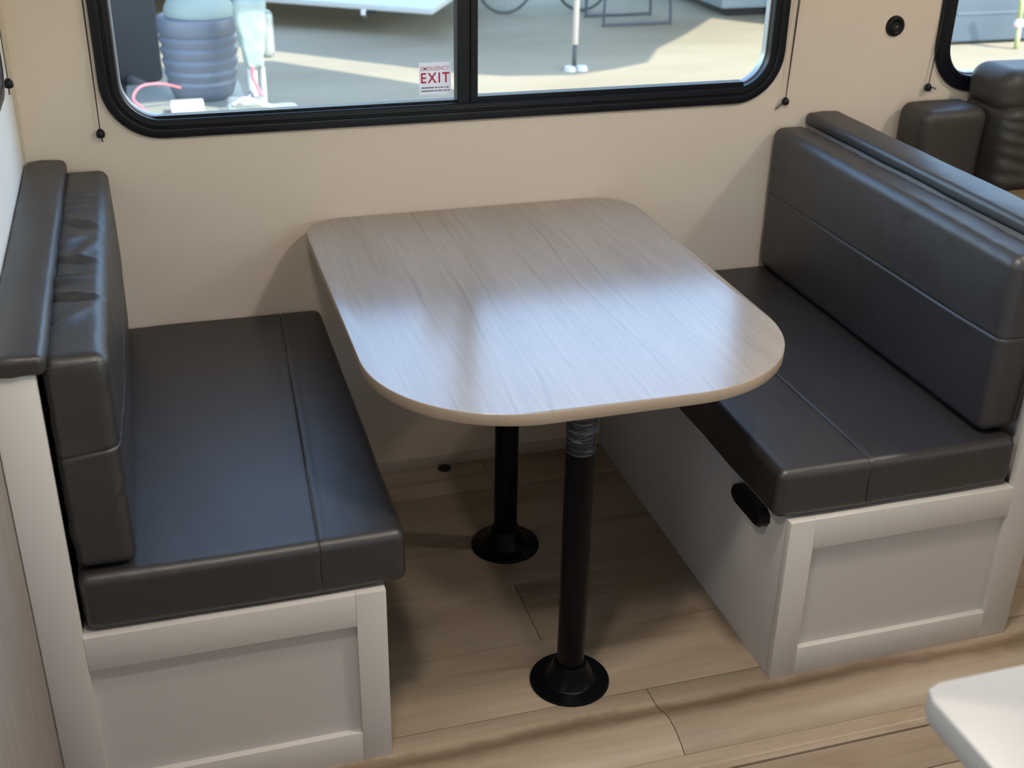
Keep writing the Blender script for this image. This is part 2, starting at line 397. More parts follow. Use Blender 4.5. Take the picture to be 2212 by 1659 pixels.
# ------------------------------------------------------------------ setting
XL = -0.733; YC = -1.0476; ROOM_R = 3.4; ROOM_F = -4.0
ymap = lambda a, b, d: (a, -d, b)            # plane y=0, depth d towards the room
yback = lambda a, b, d: (a, d, b)            # thickness goes outwards
W1 = (-0.555, 1.122, 0.9614, 1.72, 0.13)
W2 = (1.570, 2.75, 0.958, 1.72, 0.13)
hole = lambda W, o: rrect(W[0], W[1], W[2], W[3], W[4], 12, o)
struct(plate_holes('wall_back', [(XL-0.1, -0.02), (ROOM_R+0.1, -0.02), (ROOM_R+0.1, CEIL+0.05), (XL-0.1, CEIL+0.05)], [hole(W1, 0.02), hole(W2, 0.02)], yback, 0.05, M_WALL))
# left wall of the dinette recess: white, with a window of its own near the corner
W3 = (-0.95, -0.205, 1.128, 1.72, 0.075)       # in y, z
xmap_o = lambda a, b, d: (XL-d, a, b); xmap_i = lambda a, b, d: (XL+d, a, b)
struct(plate_holes('wall_left', [(-1.04, -0.02), (0.0, -0.02), (0.0, CEIL+0.05), (-1.04, CEIL+0.05)], [hole(W3, 0.02)], xmap_o, 0.05, M_WALLWHITE))
struct(box('trim_1', (XL, -0.006, 0.93), (XL+0.006, 0.0, CEIL), mat('cream_corner_trim', (0.62, 0.55, 0.42), 0.5), None, 0.0015))
W6 = (-3.7, -2.6, 1.0, 1.7, 0.12)  # unseen window opening, added to lighten the left wall
struct(plate_holes('wall_right', [(ROOM_F, -0.02), (0.0, -0.02), (0.0, CEIL), (ROOM_F, CEIL)], [hole(W6, 0.02)], lambda a, b, d: (ROOM_R+d, a, b), 0.05, M_WALL))
W4 = (0.1, 1.6, 1.2, 1.75, 0.12); W5 = (-3.8, -2.5, 1.0, 1.8, 0.12)  # unseen openings added for daylight fill on bench fronts and counter edge
yfront = lambda a, b, d: (a, ROOM_F+d, b); xside = lambda a, b, d: (-1.9+d, a, b)
struct(plate_holes('wall_front', [(-1.9, -0.02), (ROOM_R, -0.02), (ROOM_R, CEIL), (-1.9, CEIL)], [hole(W4, 0.02)], lambda a, b, d: (a, ROOM_F-d, b), 0.05, M_WALL))
struct(plate_holes('wall_side', [(ROOM_F, -0.02), (-1.0, -0.02), (-1.0, CEIL), (ROOM_F, CEIL)], [hole(W5, 0.02)], lambda a, b, d: (-1.9-d, a, b), 0.05, M_WALL))
struct(box('wall_return', (-1.9, -1.04, -0.02), (XL-0.05, -1.0, CEIL), M_WALL, None, 0))
struct(box('ceiling', (-1.95, ROOM_F-0.05, CEIL), (ROOM_R+0.05, 0.0, CEIL+0.05), M_CEIL, None, 0))
struct(box('baseboard_back', (-0.143, -0.005, 0.0), (0.673, 0.0, 0.032), mat('grey_vinyl_base', (0.50, 0.44, 0.37), 0.5), None, 0.001))

# floor: sub floor and planks
floor = struct(box('floor', (-1.9, ROOM_F, -0.03), (ROOM_R, 0.0, -0.0075), M_SUB, None, 0))
PROF = [(-1.0052, 0.0), (-1.052, 0.0), (-1.068, 0.0018), (-1.085, 0.0085), (-1.100, 0.0155), (-1.114, 0.0200), (-1.128, 0.0215), (-1.145, 0.0205), (-1.165, 0.0165), (-1.185, 0.0095), (-1.2055, 0.0)]
def plank(x0, x1, y0, y1, zt=0.0, prof=None, m_=M_FLOOR):
    g_ = 0.0009; x0 += g_; x1 -= g_
    pr = prof or [(y0, zt), (y1, zt)]
    pr = [(y, z) for y, z in pr]
    ya, yb = pr[0][0]-g_, pr[-1][0]+g_
    pts = [(ya, pr[0][1]-0.007), (ya, pr[0][1]-0.0008), (ya-0.0008, pr[0][1])]+pr[1:-1]+[(yb+0.0008, pr[-1][1]), (yb, pr[-1][1]-0.0008), (yb, pr[-1][1]-0.007)]
    cx_ = (x0+x1)/2; cy_ = (y0+y1)/2
    vs = [(x0-cx_, y-cy_, z) for y, z in pts]+[(x1-cx_, y-cy_, z) for y, z in pts]; n = len(pts)
    fs = [(i, i+1, n+i+1, n+i) for i in range(n-1)]+[tuple(range(n))[::-1], tuple(range(n, 2*n))]
    o = pyd('plank', vs, fs, m_, floor); o.location = (cx_, cy_, 0)
    bm = bmesh.new(); bm.from_mesh(o.data); bmesh.ops.recalc_face_normals(bm, faces=bm.faces); bm.to_mesh(o.data); bm.free()
    if prof: autosmooth(o, 50)
    return o
rows = [(0.0, -0.158, -0.9), (-0.158, -0.370, 0.78), (-0.370, -0.582, -0.30), (-0.582, -0.794, 0.2440), (-0.794, -1.0052, 0.80)]
def row_x(j, x0=-0.73, x1=ROOM_R, L=1.22):
    c = [j+k*L for k in range(-4, 6)]; c = [x for x in c if x0+0.05 < x < x1-0.05]
    return [x0]+c+[x1]
for ya, yb, j in rows:
    xs = row_x(j)
    for a, b in zip(xs[:-1], xs[1:]): plank(a, b, ya, yb)
xs = row_x(0.409)
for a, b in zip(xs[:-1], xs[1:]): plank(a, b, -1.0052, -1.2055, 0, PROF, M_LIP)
yy = -1.258; js = [0.1, -0.45, 0.75, 0.2, -0.2, 0.9, 0.4, -0.6, 0.6, 0.0, 0.33, -0.1, 0.8, 0.5]
for k, j in enumerate(js):
    y2 = -1.360 - 0.2118*k
    if y2 < ROOM_F: break
    xs = row_x(j, -1.88)
    for a, b in zip(xs[:-1], xs[1:]): plank(a, b, yy, y2, -0.0045)
    yy = y2
sp_ = [(-1.2060, -0.006), (-1.2060, 0.0002), (-1.2066, 0.0008), (-1.240, 0.0012), (-1.243, 0.0002), (-1.2455, 0.0014), (-1.2545, 0.0016), (-1.2575, -0.0005), (-1.2575, -0.0075)]
vs = [(-0.73, y, z) for y, z in sp_]+[(ROOM_R, y, z) for y, z in sp_]; n = len(sp_)
o = pyd('trim_2', vs, [(i, n+i, n+i+1, i+1) for i in range(n-1)]+[tuple(range(n)), tuple(range(n, 2*n))[::-1]], M_STRIP); struct(o)
bm = bmesh.new(); bm.from_mesh(o.data); bmesh.ops.recalc_face_normals(bm, faces=bm.faces); bm.to_mesh(o.data); bm.free()

# windows
FP = [(0, 0), (0.0005, 0.009), (0.003, 0.0125), (0.018, 0.0145), (0.0215, 0.0135), (0.0235, 0.0105), (0.0265, 0.0105), (0.029, 0.0125), (0.040, 0.0115), (0.0425, 0.009), (0.0435, -0.035), (0.0195, -0.035), (0.0195, 0)]
def window(name, W, mapf, mull=None, glass_off=-0.018):
    e = bpy.data.objects.new(name, None); COL.objects.link(e); struct(e)
    ring_frame('window_frame', *W, FP, mapf, M_BLACK, e)
    W_ = W
    ring_frame('gasket', W[0]+0.0436, W[1]-0.0436, W[2]+0.0436, W[3]-0.0436, W[4]-0.0436, [(0, -0.012), (0.0028, -0.013), (0.0042, -0.020), (0.0042, -0.030), (0, -0.030)], mapf, M_ALU, e)
    x0, x1, z0, z1 = W[0]+0.044, W[1]-0.044, W[2]+0.044, W[3]-0.044
    spans = [(x0, x1, glass_off)]
    if mull:
        a, b = mull
        mid = a+0.030
        def vb(nm, xa, xb, d0, d1):
            ps = [(xa, d0), (xa, d1-0.002), (xa+0.002, d1), (xb-0.002, d1), (xb, d1-0.002), (xb, d0)]
            vs_ = [mapf(p_[0], z0-0.012, p_[1]) for p_ in ps]+[mapf(p_[0], z1+0.012, p_[1]) for p_ in ps]; n_ = len(ps)
            o_ = pyd(nm, vs_, [(i, (i+1) % n_, n_+(i+1) % n_, n_+i) for i in range(n_)]+[tuple(range(n_)), tuple(range(n_, 2*n_))], M_BLACK, e)
            bm_ = bmesh.new(); bm_.from_mesh(o_.data); bmesh.ops.recalc_face_normals(bm_, faces=bm_.faces); bm_.to_mesh(o_.data); bm_.free()
        vb('sash_stile', a, mid, -0.030, 0.006)
        vb('sash_stile', mid+0.0025, b, -0.030, 0.001)
        # bottom sash rails, one a little deeper than the other
        for (xa, xb, hh, dd) in ((x0+0.06, a, 0.004, -0.006), (b, x1-0.06, 0.010, -0.002)):
            vs_ = [mapf(xx, zz, dp) for xx in (xa, xb) for zz, dp in ((z0-0.003, -0.03), (z0-0.003, dd), (z0+hh, dd), (z0+hh, -0.03))]
            o_ = pyd('sash_rail', vs_, [(0, 1, 5, 4), (1, 2, 6, 5), (2, 3, 7, 6), (3, 0, 4, 7), (0, 3, 2, 1), (4, 5, 6, 7)], M_BLACK, e)
        spans = [(x0, a, glass_off), (b, x1, glass_off-0.006)]
    for a_, b_, go in spans:
        vs_ = [mapf(a_-0.004, z0-0.004, go), mapf(b_+0.004, z0-0.004, go), mapf(b_+0.004, z1+0.004, go), mapf(a_-0.004, z1+0.004, go)]
        pyd('glass_pane', vs_, [(0, 1, 2, 3)], M_GLASS, e)
    return e
w1 = window('window_1', W1, ymap, (0.2585, 0.3105))
for sx_, sz_ in ((-0.27, 0.978), (-0.02, 0.972), (0.12, 0.978), (0.22, 0.972), (0.42, 0.978), (0.70, 0.974), (0.93, 0.980)):
    lathe('screw', [(0, 0.0005), (0.0028, 0.0002), (0.0034, -0.001), (0.0034, -0.003)], (sx_, -0.0142, sz_), M_BLACK, w1, 12, 'Y')
w2 = window('window_2', W2, ymap)
w3 = window('window_3', W3, xmap_i)
w4 = window('fill_window_4', W4, yfront)
w5 = window('fill_window_5', W5, xside)
w6 = window('fill_window_6', W6, lambda a, b, d: (ROOM_R-d, a, b))

# ------------------------------------------------------------------ benches
def grooved(seams, depth=0.0022, wid=0.0016):
    """seams: functions p -> signed distance, groove with puffed sides"""
    def f(p_):
        s = 0.0
        for fn in seams:
            d = abs(fn(p_))
            if d < 0.03: s += -depth*math.exp(-(d/wid)**2)+0.0008*math.exp(-((d-0.006)/0.005)**2)
        return s
    return f
def bench_base(name, label, sgn, x_in, x_panel_in, x_post_in, x_post_out, pad_x, group=None):
    """x_in: aisle side of the seat box, sgn +1 for the left bench (post on the left)"""
    t = thing(name, label, 'bench', ((x_in+x_post_out)/2, YC/2, 0), group)
    zt_ = 0.3943; T = 0.019
    box('corner_stile', (x_in, YC, 0.0), (x_panel_in, YC+T, zt_), M_CAB, t, 0.0005)
    box('top_rail', (x_panel_in+sgn*-0.0003, YC, 0.3245), (x_post_in, YC+T, zt_), M_CAB, t, 0.0005)
    box('bottom_rail', (x_panel_in+sgn*-0.0003, YC, 0.0), (x_post_in, YC+T, 0.0697), M_CAB, t, 0.0005)
    box('recessed_panel', (x_panel_in+sgn*0.002, YC+0.0135, 0.06), (x_post_in-sgn*0.002, YC+T-0.001, 0.335), M_CABPANEL, t, 0.0)
    box('side_panel', (x_in, YC+T+0.0002, 0.0), (x_in-sgn*0.012, -0.006, zt_-0.0005), M_CABPANEL, t, 0.0008)
    box('seat_board', (x_in-sgn*0.012, YC+T, zt_-0.014), (x_post_in, -0.006, zt_-0.001), M_CABPANEL, t, 0.0)
    box('end_post', (x_post_in, YC, 0.0), (x_post_out, YC+T, 0.8945), M_CAB, t, 0.0018)
    box('partition', (x_post_in-sgn*0.0300, YC+T+0.0002, 0.0), (x_post_out+sgn*0.002, -0.006, 0.8940), M_CABPANEL, t, 0.0008)
    lo, hi = min(pad_x), max(pad_x)
    def dsp(p_, nn):
        u = (p_.x-lo)/(hi-lo)
        s = 0.004*max(0, nn.z)*(1-(2*u-1)**2)
        wv = noise.noise(Vector((p_.x*14, p_.y*5, 3.1)))*0.0012+noise.noise(Vector((p_.x*40+p_.y*16, p_.y*12, 1.7)))*0.0010
        if abs(p_.y-(YC-0.002)) < 0.06: wv += 0.0009*math.sin(p_.x*170)*max(0, 1-abs(p_.y-YC)/0.05)
        return nn*(s+wv)
    cushion('padded_cap', (lo, YC-0.010, 0.8952), (hi, -0.004, 0.9265), 0.011, M_LEATHER, t, dsp, 0.011)
    adopt(t); return t
bl = bench_base('bench', 'white dinette bench base left of the table, front panel cut by the lower picture edge', 1, -0.1428, -0.1982, -0.6628, XL+0.0006, (XL+0.001, -0.645))
br = bench_base('bench', 'white dinette bench base right of the table with black pull on its side', -1, 0.6733, 0.7300, 1.1934, 1.2632, (1.2055, 1.303))
# black pull under the right cushion
bm = bmesh.new()
pr = [(-0.835, 0.334), (-0.828, 0.345), (-0.832, 0.362), (-0.846, 0.371), (-0.950, 0.372), (-0.966, 0.362), (-0.968, 0.346), (-0.958, 0.332), (-0.945, 0.327), (-0.850, 0.327)]
lo_ = [bm.verts.new((0.6733, y, z)) for y, z in pr]; cyy = sum(y for y, z in pr)/10; czz = sum(z for y, z in pr)/10
mid_ = [bm.verts.new((0.655, y, z)) for y, z in pr]; hi_ = [bm.verts.new((0.650, cyy+(y-cyy)*0.93, czz+(z-czz)*0.78)) for y, z in pr]
for A, B in ((lo_, mid_), (mid_, hi_)):
    for i in range(10): bm.faces.new((A[i], A[(i+1) % 10], B[(i+1) % 10], B[i]))
bm.faces.new(hi_); bm.faces.new(lo_)
o = from_bm('pull_handle', bm, M_PLASTIC, br); o.matrix_parent_inverse = Matrix.Translation(br.location).inverted(); autosmooth(o, 30); o['label'] = 'black plastic pull'

def seam_line(parent, pts, r=0.0007):
    tube('seam', smooth_path(pts, 5), r, M_THREAD, parent, 6)
# seat cushions
def seat(name, label, a, b, seamx, bow):
    def disp(p_, nn):
        u = (p_.x-a[0])/(b[0]-a[0]); v_ = (p_.y-a[1])/(b[1]-a[1])
        s = 0.005*max(0, nn.z)*(1-(2*u-1)**4)*(1-(2*v_-1)**4)
        s += 0.004*abs(nn.y)*(1-(2*u-1)**2)
        sx = seamx(p_.y); d = abs(p_.x-sx)
        if d < 0.03 and nn.x*nn.x < 0.5: s += -0.0016*math.exp(-(d/0.0016)**2)+0.0007*math.exp(-((d-0.008)/0.007)**2)
        s += 0.0016*noise.noise(Vector((p_.x*6, p_.y*6, p_.z*9+bow)))+0.0006*noise.noise(Vector((p_.x*26, p_.y*20, p_.z*22)))
        return nn*s
    ys = [a[1]+(b[1]-a[1])*k/10 for k in range(11)]
    sm = {round(seamx(y), 3) for y in ys}
    exx = sorted(sm); ex_ = []
    for e in exx:
        if not ex_ or e-ex_[-1] > 0.008: ex_.append(e)
    o = cushion(name, a, b, 0.019, M_LEATHER, None, disp, 0.013, (tuple(ex_), (), ()))
    return o
sL = lambda y: -0.1996+(y/1.03)*0.056
sR = lambda y: 0.842+0.006*math.sin(y*3)
seatL = tag(seat('seat_cushion', 'charcoal leather seat cushion on the left bench beside the backrest with the creased top', (-0.6585, -1.036, 0.3955), (-0.1005, -0.003, 0.5065), sL, 1.0), 'charcoal leather seat cushion on the left bench', 'cushion', 'seat cushions')
seatR = tag(seat('seat_cushion', '', (0.6430, -1.034, 0.3965), (1.1895, -0.003, 0.5065), sR, 5.0), 'charcoal leather seat cushion on the right bench above the black pull', 'cushion', 'seat cushions')
def zt_seat(x, y, a, b):
    u = (x-a[0])/(b[0]-a[0]); v_ = (y-a[1])/(b[1]-a[1]); return 0.5065+0.005*(1-(2*u-1)**4)*(1-(2*v_-1)**4)-0.0012
for so_, fn, a, b in ((seatL, sL, (-0.6585, -1.036), (-0.1005, -0.003)), (seatR, sR, (0.643, -1.034), (1.1895, -0.003))):
    pts = [(fn(y), y, zt_seat(fn(y), y, a, b)) for y in [-0.03-k*0.07 for k in range(14)]]+[(fn(-1.01), -1.012, 0.5045), (fn(-1.03), -1.031, 0.496), (fn(-1.03), -1.0365, 0.482), (fn(-1.03), -1.0375, 0.45), (fn(-1.03)+0.001, -1.037, 0.415)]
    tube('seam', smooth_path(pts, 4), 0.0006, M_THREADDARK, so_, 6)
# back cushions
def fold(p_, cy0, cx0, ang, ln, wd, h):
    ca, sa = math.cos(ang), math.sin(ang); dx, dy = p_.x-cx0, p_.y-cy0
    u = dx*ca+dy*sa; v_ = -dx*sa+dy*ca
    return h*math.exp(-(u/ln)**2)*(math.exp(-(v_/wd)**2)-0.7*math.exp(-((v_-wd*1.6)/(wd*0.9))**2))
FOLDS = [(-0.30, -0.632, 0.15, 0.030, 0.013, 0.0055), (-0.40, -0.615, -0.7, 0.035, 0.012, -0.006), (-0.50, -0.630, 0.9, 0.04, 0.012, 0.006), (-0.60, -0.620, -0.45, 0.035, 0.011, -0.006), (-0.70, -0.635, 0.25, 0.04, 0.010, 0.007), (-0.78, -0.625, -0.2, 0.045, 0.009, -0.0075), (-0.88, -0.62, 1.0, 0.05, 0.014, 0.005), (-0.22, -0.62, 0.1, 0.03, 0.012, 0.004), (-0.56, -0.60, 1.2, 0.05, 0.012, 0.004)]
def backL(p_, nn):
    a, b = (-0.657, -1.020, 0.512), (-0.560, -0.012, 0.903)
    v_ = (p_.y-a[1])/(b[1]-a[1]); w_ = (p_.z-a[2])/(b[2]-a[2])
    s = 0.010*max(0, nn.x)*(1-(2*v_-1)**4)*(1-(2*w_-1)**2)
    s += 0.004*max(0, nn.z)*(1-(2*v_-1)**4)
    s += 0.005*max(0, -nn.y)*(1-(2*w_-1)**2)
    if p_.z > 0.80:
        k = min(1, (p_.z-0.80)/0.05)
        for f in FOLDS: s += k*fold(p_, *f)*1.35
    # slanting creases on the near end and on the front face
    if p_.y < -0.93:
        s += 0.0030*math.exp(-((p_.z-0.625-(p_.x+0.61)*0.9)/0.014)**2)*min(1, (-0.93-p_.y)/0.05)
        s += -0.0025*math.exp(-((p_.z-0.60-(p_.x+0.61)*1.2)/0.012)**2)*min(1, (-0.93-p_.y)/0.05)
        s += 0.002*math.exp(-((p_.z-0.83-(p_.x+0.61)*1.0)/0.02)**2)*min(1, (-0.93-p_.y)/0.05)
    if nn.x > 0.3:
        s += 0.0016*noise.noise(Vector((1, p_.y*22, p_.z*5+p_.y*8)))*min(1, max(0, (-0.55-p_.y)/0.3))
    d = abs(p_.z-(0.735+(p_.x+0.61)*0.12)); s += -0.0024*math.exp(-(d/0.002)**2)+0.0010*math.exp(-((d-0.008)/0.006)**2)
    s += 0.0022*noise.noise(Vector((p_.x*9, p_.y*7, p_.z*7)))
    return nn*s
def backR(p_, nn):
    a, b = (1.110, -1.008, 0.508), (1.2035, -0.006, 0.896)
    v_ = (p_.y-a[1])/(b[1]-a[1]); w_ = (p_.z-a[2])/(b[2]-a[2])
    s = 0.007*max(0, -nn.x)*(1-(2*v_-1)**4)*(1-(2*w_-1)**2)
    s += 0.004*max(0, nn.z)*(1-(2*v_-1)**4)+0.003*max(0, -nn.y)*(1-(2*w_-1)**2)
    zs = 0.726-0.010*v_*0+0.0
    d = abs(p_.z-zs); s += -0.0022*math.exp(-(d/0.0018)**2)+0.0010*math.exp(-((d-0.008)/0.006)**2)
    s += 0.0018*noise.noise(Vector((p_.x*7, p_.y*6+4, p_.z*6)))+0.0007*noise.noise(Vector((p_.x*20, p_.y*22, p_.z*14)))
    if p_.z > 0.86: s += 0.0018*noise.noise(Vector((p_.x*10+p_.y*18, p_.y*9, 5)))
    return nn*s
bL = cushion('back_cushion', (-0.657, -1.020, 0.5125), (-0.560, -0.012, 0.903), 0.020, M_LEATHER, None, backL, 0.0075, ((), (), (0.735,)))
tag(bL, 'charcoal leather backrest cushion with a deeply creased top, standing on the left bench', 'cushion', 'backrest cushions')
bR = cushion('back_cushion', (1.110, -1.008, 0.5125), (1.2035, -0.006, 0.896), 0.024, M_LEATHER, None, backR, 0.0085, ((), (), (0.726,)))
tag(bR, 'smooth charcoal leather backrest cushion standing on the right bench', 'cushion', 'backrest cushions')
def dpt(a, b, y, z=0.5): v_ = (y-a)/(b-a); return (1-(2*v_-1)**4)
pts = [(1.1105-0.007*dpt(-1.008, -0.006, y)+0.0007, y, 0.726) for y in [-0.03-0.08*k for k in range(12)]]+[(1.112, -0.992, 0.726), (1.118, -1.003, 0.726), (1.135, -1.0095, 0.726), (1.17, -1.0095, 0.726)]
tube('seam', smooth_path(pts, 4), 0.0008, M_THREAD, bR, 6)
pts = [(-0.5605+0.010*dpt(-1.02, -0.012, y)-0.0009, y, 0.741) for y in [-0.03-0.08*k for k in range(12)]]+[(-0.562, -1.003, 0.741), (-0.570, -1.016, 0.740), (-0.585, -1.0225, 0.738), (-0.62, -1.0235, 0.734), (-0.64, -1.022, 0.731)]
tube('seam', smooth_path(pts, 4), 0.0008, M_THREAD, bL, 6)

tube('seam', smooth_path([(-0.652, -1.0165, 0.889), (-0.63, -1.0205, 0.8905), (-0.60, -1.0205, 0.892), (-0.572, -1.0185, 0.894)], 4), 0.0008, M_THREAD, bL, 6)
# ------------------------------------------------------------------ table
def corner(cx_, cy_, r, a0, a1, n, p=2.0):
    out = []
    for k in range(n+1):
        a = math.radians(a0+(a1-a0)*k/n); c, s = math.cos(a), math.sin(a)
        q = (abs(c)**p+abs(s)**p)**(-1/p); out.append((cx_+r*q*c, cy_+r*q*s))
    return out
tx0, tx1, ty0, ty1 = -0.1335, 0.7030, -1.0885, -0.0045
def table_outline(o=0.0):
    x0, x1, y0, y1 = tx0+o, tx1-o, ty0+o, ty1-o; rb, rf = 0.105-o, 0.285-o
    return corner(x1-rb, y1-rb, rb, 0, 90, 14)+corner(x0+rb, y1-rb, rb, 90, 180, 14)+corner(x0+rf, y0+rf, rf, 180, 270, 30, 2.05)+corner(x1-rf, y0+rf, rf, 270, 360, 30, 2.05)
tb = thing('dining_table', 'greige wood-look dinette table with rounded corners on two black poles', 'table', (0.2665, -0.676, 0))
top = prism('tabletop', table_outline(0.0012), 0.7185, 0.7400, M_TABLE, tb, 0.0006, 1)
ol = table_outline(0.0); ol_in = table_outline(0.0011)
vs = []; n = len(ol)
lv = [(0.0004, 0.7180), (0.0, 0.7190), (0.0, 0.7388), (0.0005, 0.7396), (0.0013, 0.7399)]
for off, z in lv: vs += [(x, y, z) for x, y in table_outline(off)]
vs += [(x, y, 0.7180) for x, y in table_outline(0.0013)]
fs = [(j*n+k, j*n+(k+1) % n, ((j+1) % 6)*n+(k+1) % n, ((j+1) % 6)*n+k) for j in range(6) for k in range(n)]
eb = pyd('edge_band', vs, fs, M_EDGE, top); bm = bmesh.new(); bm.from_mesh(eb.data); bmesh.ops.recalc_face_normals(bm, faces=bm.faces); bm.to_mesh(eb.data); bm.free(); autosmooth(eb, 35)
eb['label'] = 'beige banding round the edge'
RP = 0.0285
for k, (px_, py_) in enumerate(((0.2617, -0.935), (0.2709, -0.4171))):
    pole = lathe('leg', [(0, 0.03), (RP, 0.03), (RP, 0.716), (0, 0.716)], (px_, py_, 0), M_POLE, tb, 56)
    lathe('floor_flange', [(RP, 0.052), (0.034, 0.052), (0.0355, 0.0500), (0.036, 0.047), (0.0525, 0.0135), (0.0545, 0.0105), (0.0575, 0.009), (0.078, 0.0072), (0.083, 0.0055), (0.0845, 0.003), (0.0845, 0.0002), (0, 0.0002)], (px_, py_, 0), M_POLE, pole, 72)
    lathe('top_flange', [(RP, 0.675), (0.034, 0.675), (0.052, 0.706), (0.083, 0.712), (0.083, 0.7178), (0, 0.7178)], (px_, py_, 0), M_POLE, pole, 56)
    for q in range(3):
        a = 0.6+q*2*PI/3
        lathe('screw', [(0, 0.0022), (0.003, 0.0018), (0.004, 0), (0.004, -0.001)], (px_+0.069*math.cos(a), py_+0.069*math.sin(a), 0.0078), M_POLE, pole, 12)
    if k == 0:
        wr = lathe('wrap', [(RP, 0.563), (RP+0.0006, 0.5635), (RP+0.0008, 0.60), (RP+0.0005, 0.603), (RP+0.0008, 0.606), (RP+0.0006, 0.640), (RP+0.0012, 0.643), (RP+0.0007, 0.646), (RP+0.001, 0.674), (RP, 0.6745)], (px_, py_, 0), M_WRAP, pole, 56); wr['label'] = 'scuffed dark wrap with pale streaks'
        for z, a0, a1 in ((0.566, 0, 2*PI), (0.604, 0.3, 6.0), (0.6425, 0, 2*PI), (0.612, 3.4, 6.1), (0.618, 3.2, 6.2), (0.655, 3.2, 6.2), (0.661, 3.5, 5.9)):
            nn_ = 28; pts = [(px_+(RP+0.001)*math.cos(a0+(a1-a0)*i/nn_), py_+(RP+0.001)*math.sin(a0+(a1-a0)*i/nn_), z+0.0012*math.sin(i*1.3)) for i in range(nn_)]
            tube('wrap_edge', pts, 0.00045, mat('pale_film_edge', (0.20, 0.21, 0.25), 0.5), pole, 5)
adopt(tb)
o = lathe('floor_bumper', [(0, 0.007), (0.010, 0.0065), (0.017, 0.004), (0.018, 0.001), (0.018, 0)], (0.212, -0.0245, 0.0), M_RUBBER, None, 32)
tag(o, 'small black rubber bumper on the floor against the wall under the table', 'bumper')

# ------------------------------------------------------------------ wall fittings
def cord(loc, top1, top2, tail, label, nrm=(0, -1, 0)):
    nrm = Vector(nrm); loc = Vector(loc)
    t = thing('blind_pull', label, 'cord', loc, 'window shade cords with black knobs')
    for tp in (top1, top2):
        tube('string', [loc+Vector((0, 0, 0.004)), Vector(tp)], 0.0011, M_CORD, t, 6)
    lathe('knob', [(0, 0.010), (0.004, 0.0095), (0.0085, 0.004), (0.0098, -0.002), (0.0085, -0.008), (0.004, -0.0105), (0, -0.011)], loc, M_PLASTIC, t, 20)
    tube('tail', smooth_path([loc-Vector((0, 0, 0.006)), (loc+Vector(tail))/2+Vector((0, 0, 0.002)), Vector(tail)], 5), 0.0016, M_CORD, t, 6)
    adopt(t)
cord((-0.5630, -0.012, 0.9830), (-0.5615, -0.008, CEIL), (-0.5560, -0.008, CEIL), (-0.5610, -0.010, 0.963), 'window shade cord hanging at the left edge of the big window')
cord((1.1370, -0.012, 0.9626), (1.1560, -0.008, CEIL), (1.1700, -0.008, CEIL), (1.1130, -0.008, 0.942), 'window shade cord with bent tail at the right edge of the big window')
cord((1.5620, -0.012, 0.9772), (1.640, -0.008, CEIL), (1.625, -0.008, CEIL), (1.5892, -0.010, 0.9700), 'window shade cord right of the round socket, left of the small window')
cord((XL+0.010, -0.1324, 1.1291), (XL+0.008, 0.18-0.20, CEIL), (XL+0.008, -0.03, CEIL), (XL+0.008, -0.128, 1.105), 'window shade cord in the left corner on the white side wall', (1, 0, 0))
t = thing('wall_socket', 'round black socket on the wall between the two windows', 'socket', (1.4375, 0, 1.140))
c = (1.4375, 0.0, 1.140)
lathe('bezel', [(0.0, 0.004), (0.013, 0.004), (0.0145, 0.008), (0.0185, 0.0095), (0.024, 0.008), (0.0268, 0.003), (0.027, 0.0)], c, M_PLASTIC, t, 48, 'Y')
lathe('socket_cup', [(0.0, 0.0045), (0.009, 0.0045), (0.0115, 0.007), (0.0128, 0.007), (0.0128, 0.0042)], c, M_RUBBER, t, 36, 'Y')
box('contact', (1.4375, -0.0062, 1.137), (1.4445, -0.0042, 1.140), M_ALU, t, 0.0004)
adopt(t)
# exit sticker on the left pane, close to the sash stile
st = thing('exit_sticker', 'small white sticker with red EXIT lettering on the window glass', 'sticker', (0.208, 0.0165, 1.021))
sy_ = 0.0160
pyd('sticker_sheet', [(0.1700, sy_, 1.0215), (0.2480, sy_, 1.0215), (0.2480, sy_, 1.0985), (0.1700, sy_, 1.0985), (0.1700, sy_+0.0004, 1.0215), (0.2480, sy_+0.0004, 1.0215), (0.2480, sy_+0.0004, 1.0985), (0.1700, sy_+0.0004, 1.0985)],
    [(0, 1, 2, 3), (7, 6, 5, 4), (0, 4, 5, 1), (1, 5, 6, 2), (2, 6, 7, 3), (3, 7, 4, 0)], M_STICK, st)
def text(name, s, x0, x1, z0, z1, m_, parent, off=0.0, y=sy_-0.0002, sp=1.0):
    cu = bpy.data.curves.new(name, 'FONT'); cu.body = s; cu.size = 1.0; cu.offset = off; cu.space_character = sp
    ob = bpy.data.objects.new(name, cu); COL.objects.link(ob); bpy.context.view_layer.update()
    dg = bpy.context.evaluated_depsgraph_get(); me = bpy.data.meshes.new_from_object(ob.evaluated_get(dg)); bpy.data.objects.remove(ob)
    xs = [v_.co.x for v_ in me.vertices]; ys = [v_.co.y for v_ in me.vertices]
    ax_, bx_, ay_, by_ = min(xs), max(xs), min(ys), max(ys)
    for v_ in me.vertices:
        u, q = (v_.co.x-ax_)/(bx_-ax_), (v_.co.y-ay_)/(by_-ay_)
        v_.co = (x0+(x1-x0)*u, y, z0+(z1-z0)*q)
    me.materials.clear(); return link(name, me, m_, parent)
text('lettering', 'EMERGENCY', 0.1745, 0.2440, 1.0795, 1.0895, M_PALERED, st, 0.012, sp=1.05)
text('lettering', 'EXIT', 0.1745, 0.2440, 1.0500, 1.0745, M_RED, st, 0.018, sp=1.25)
random.seed(4)
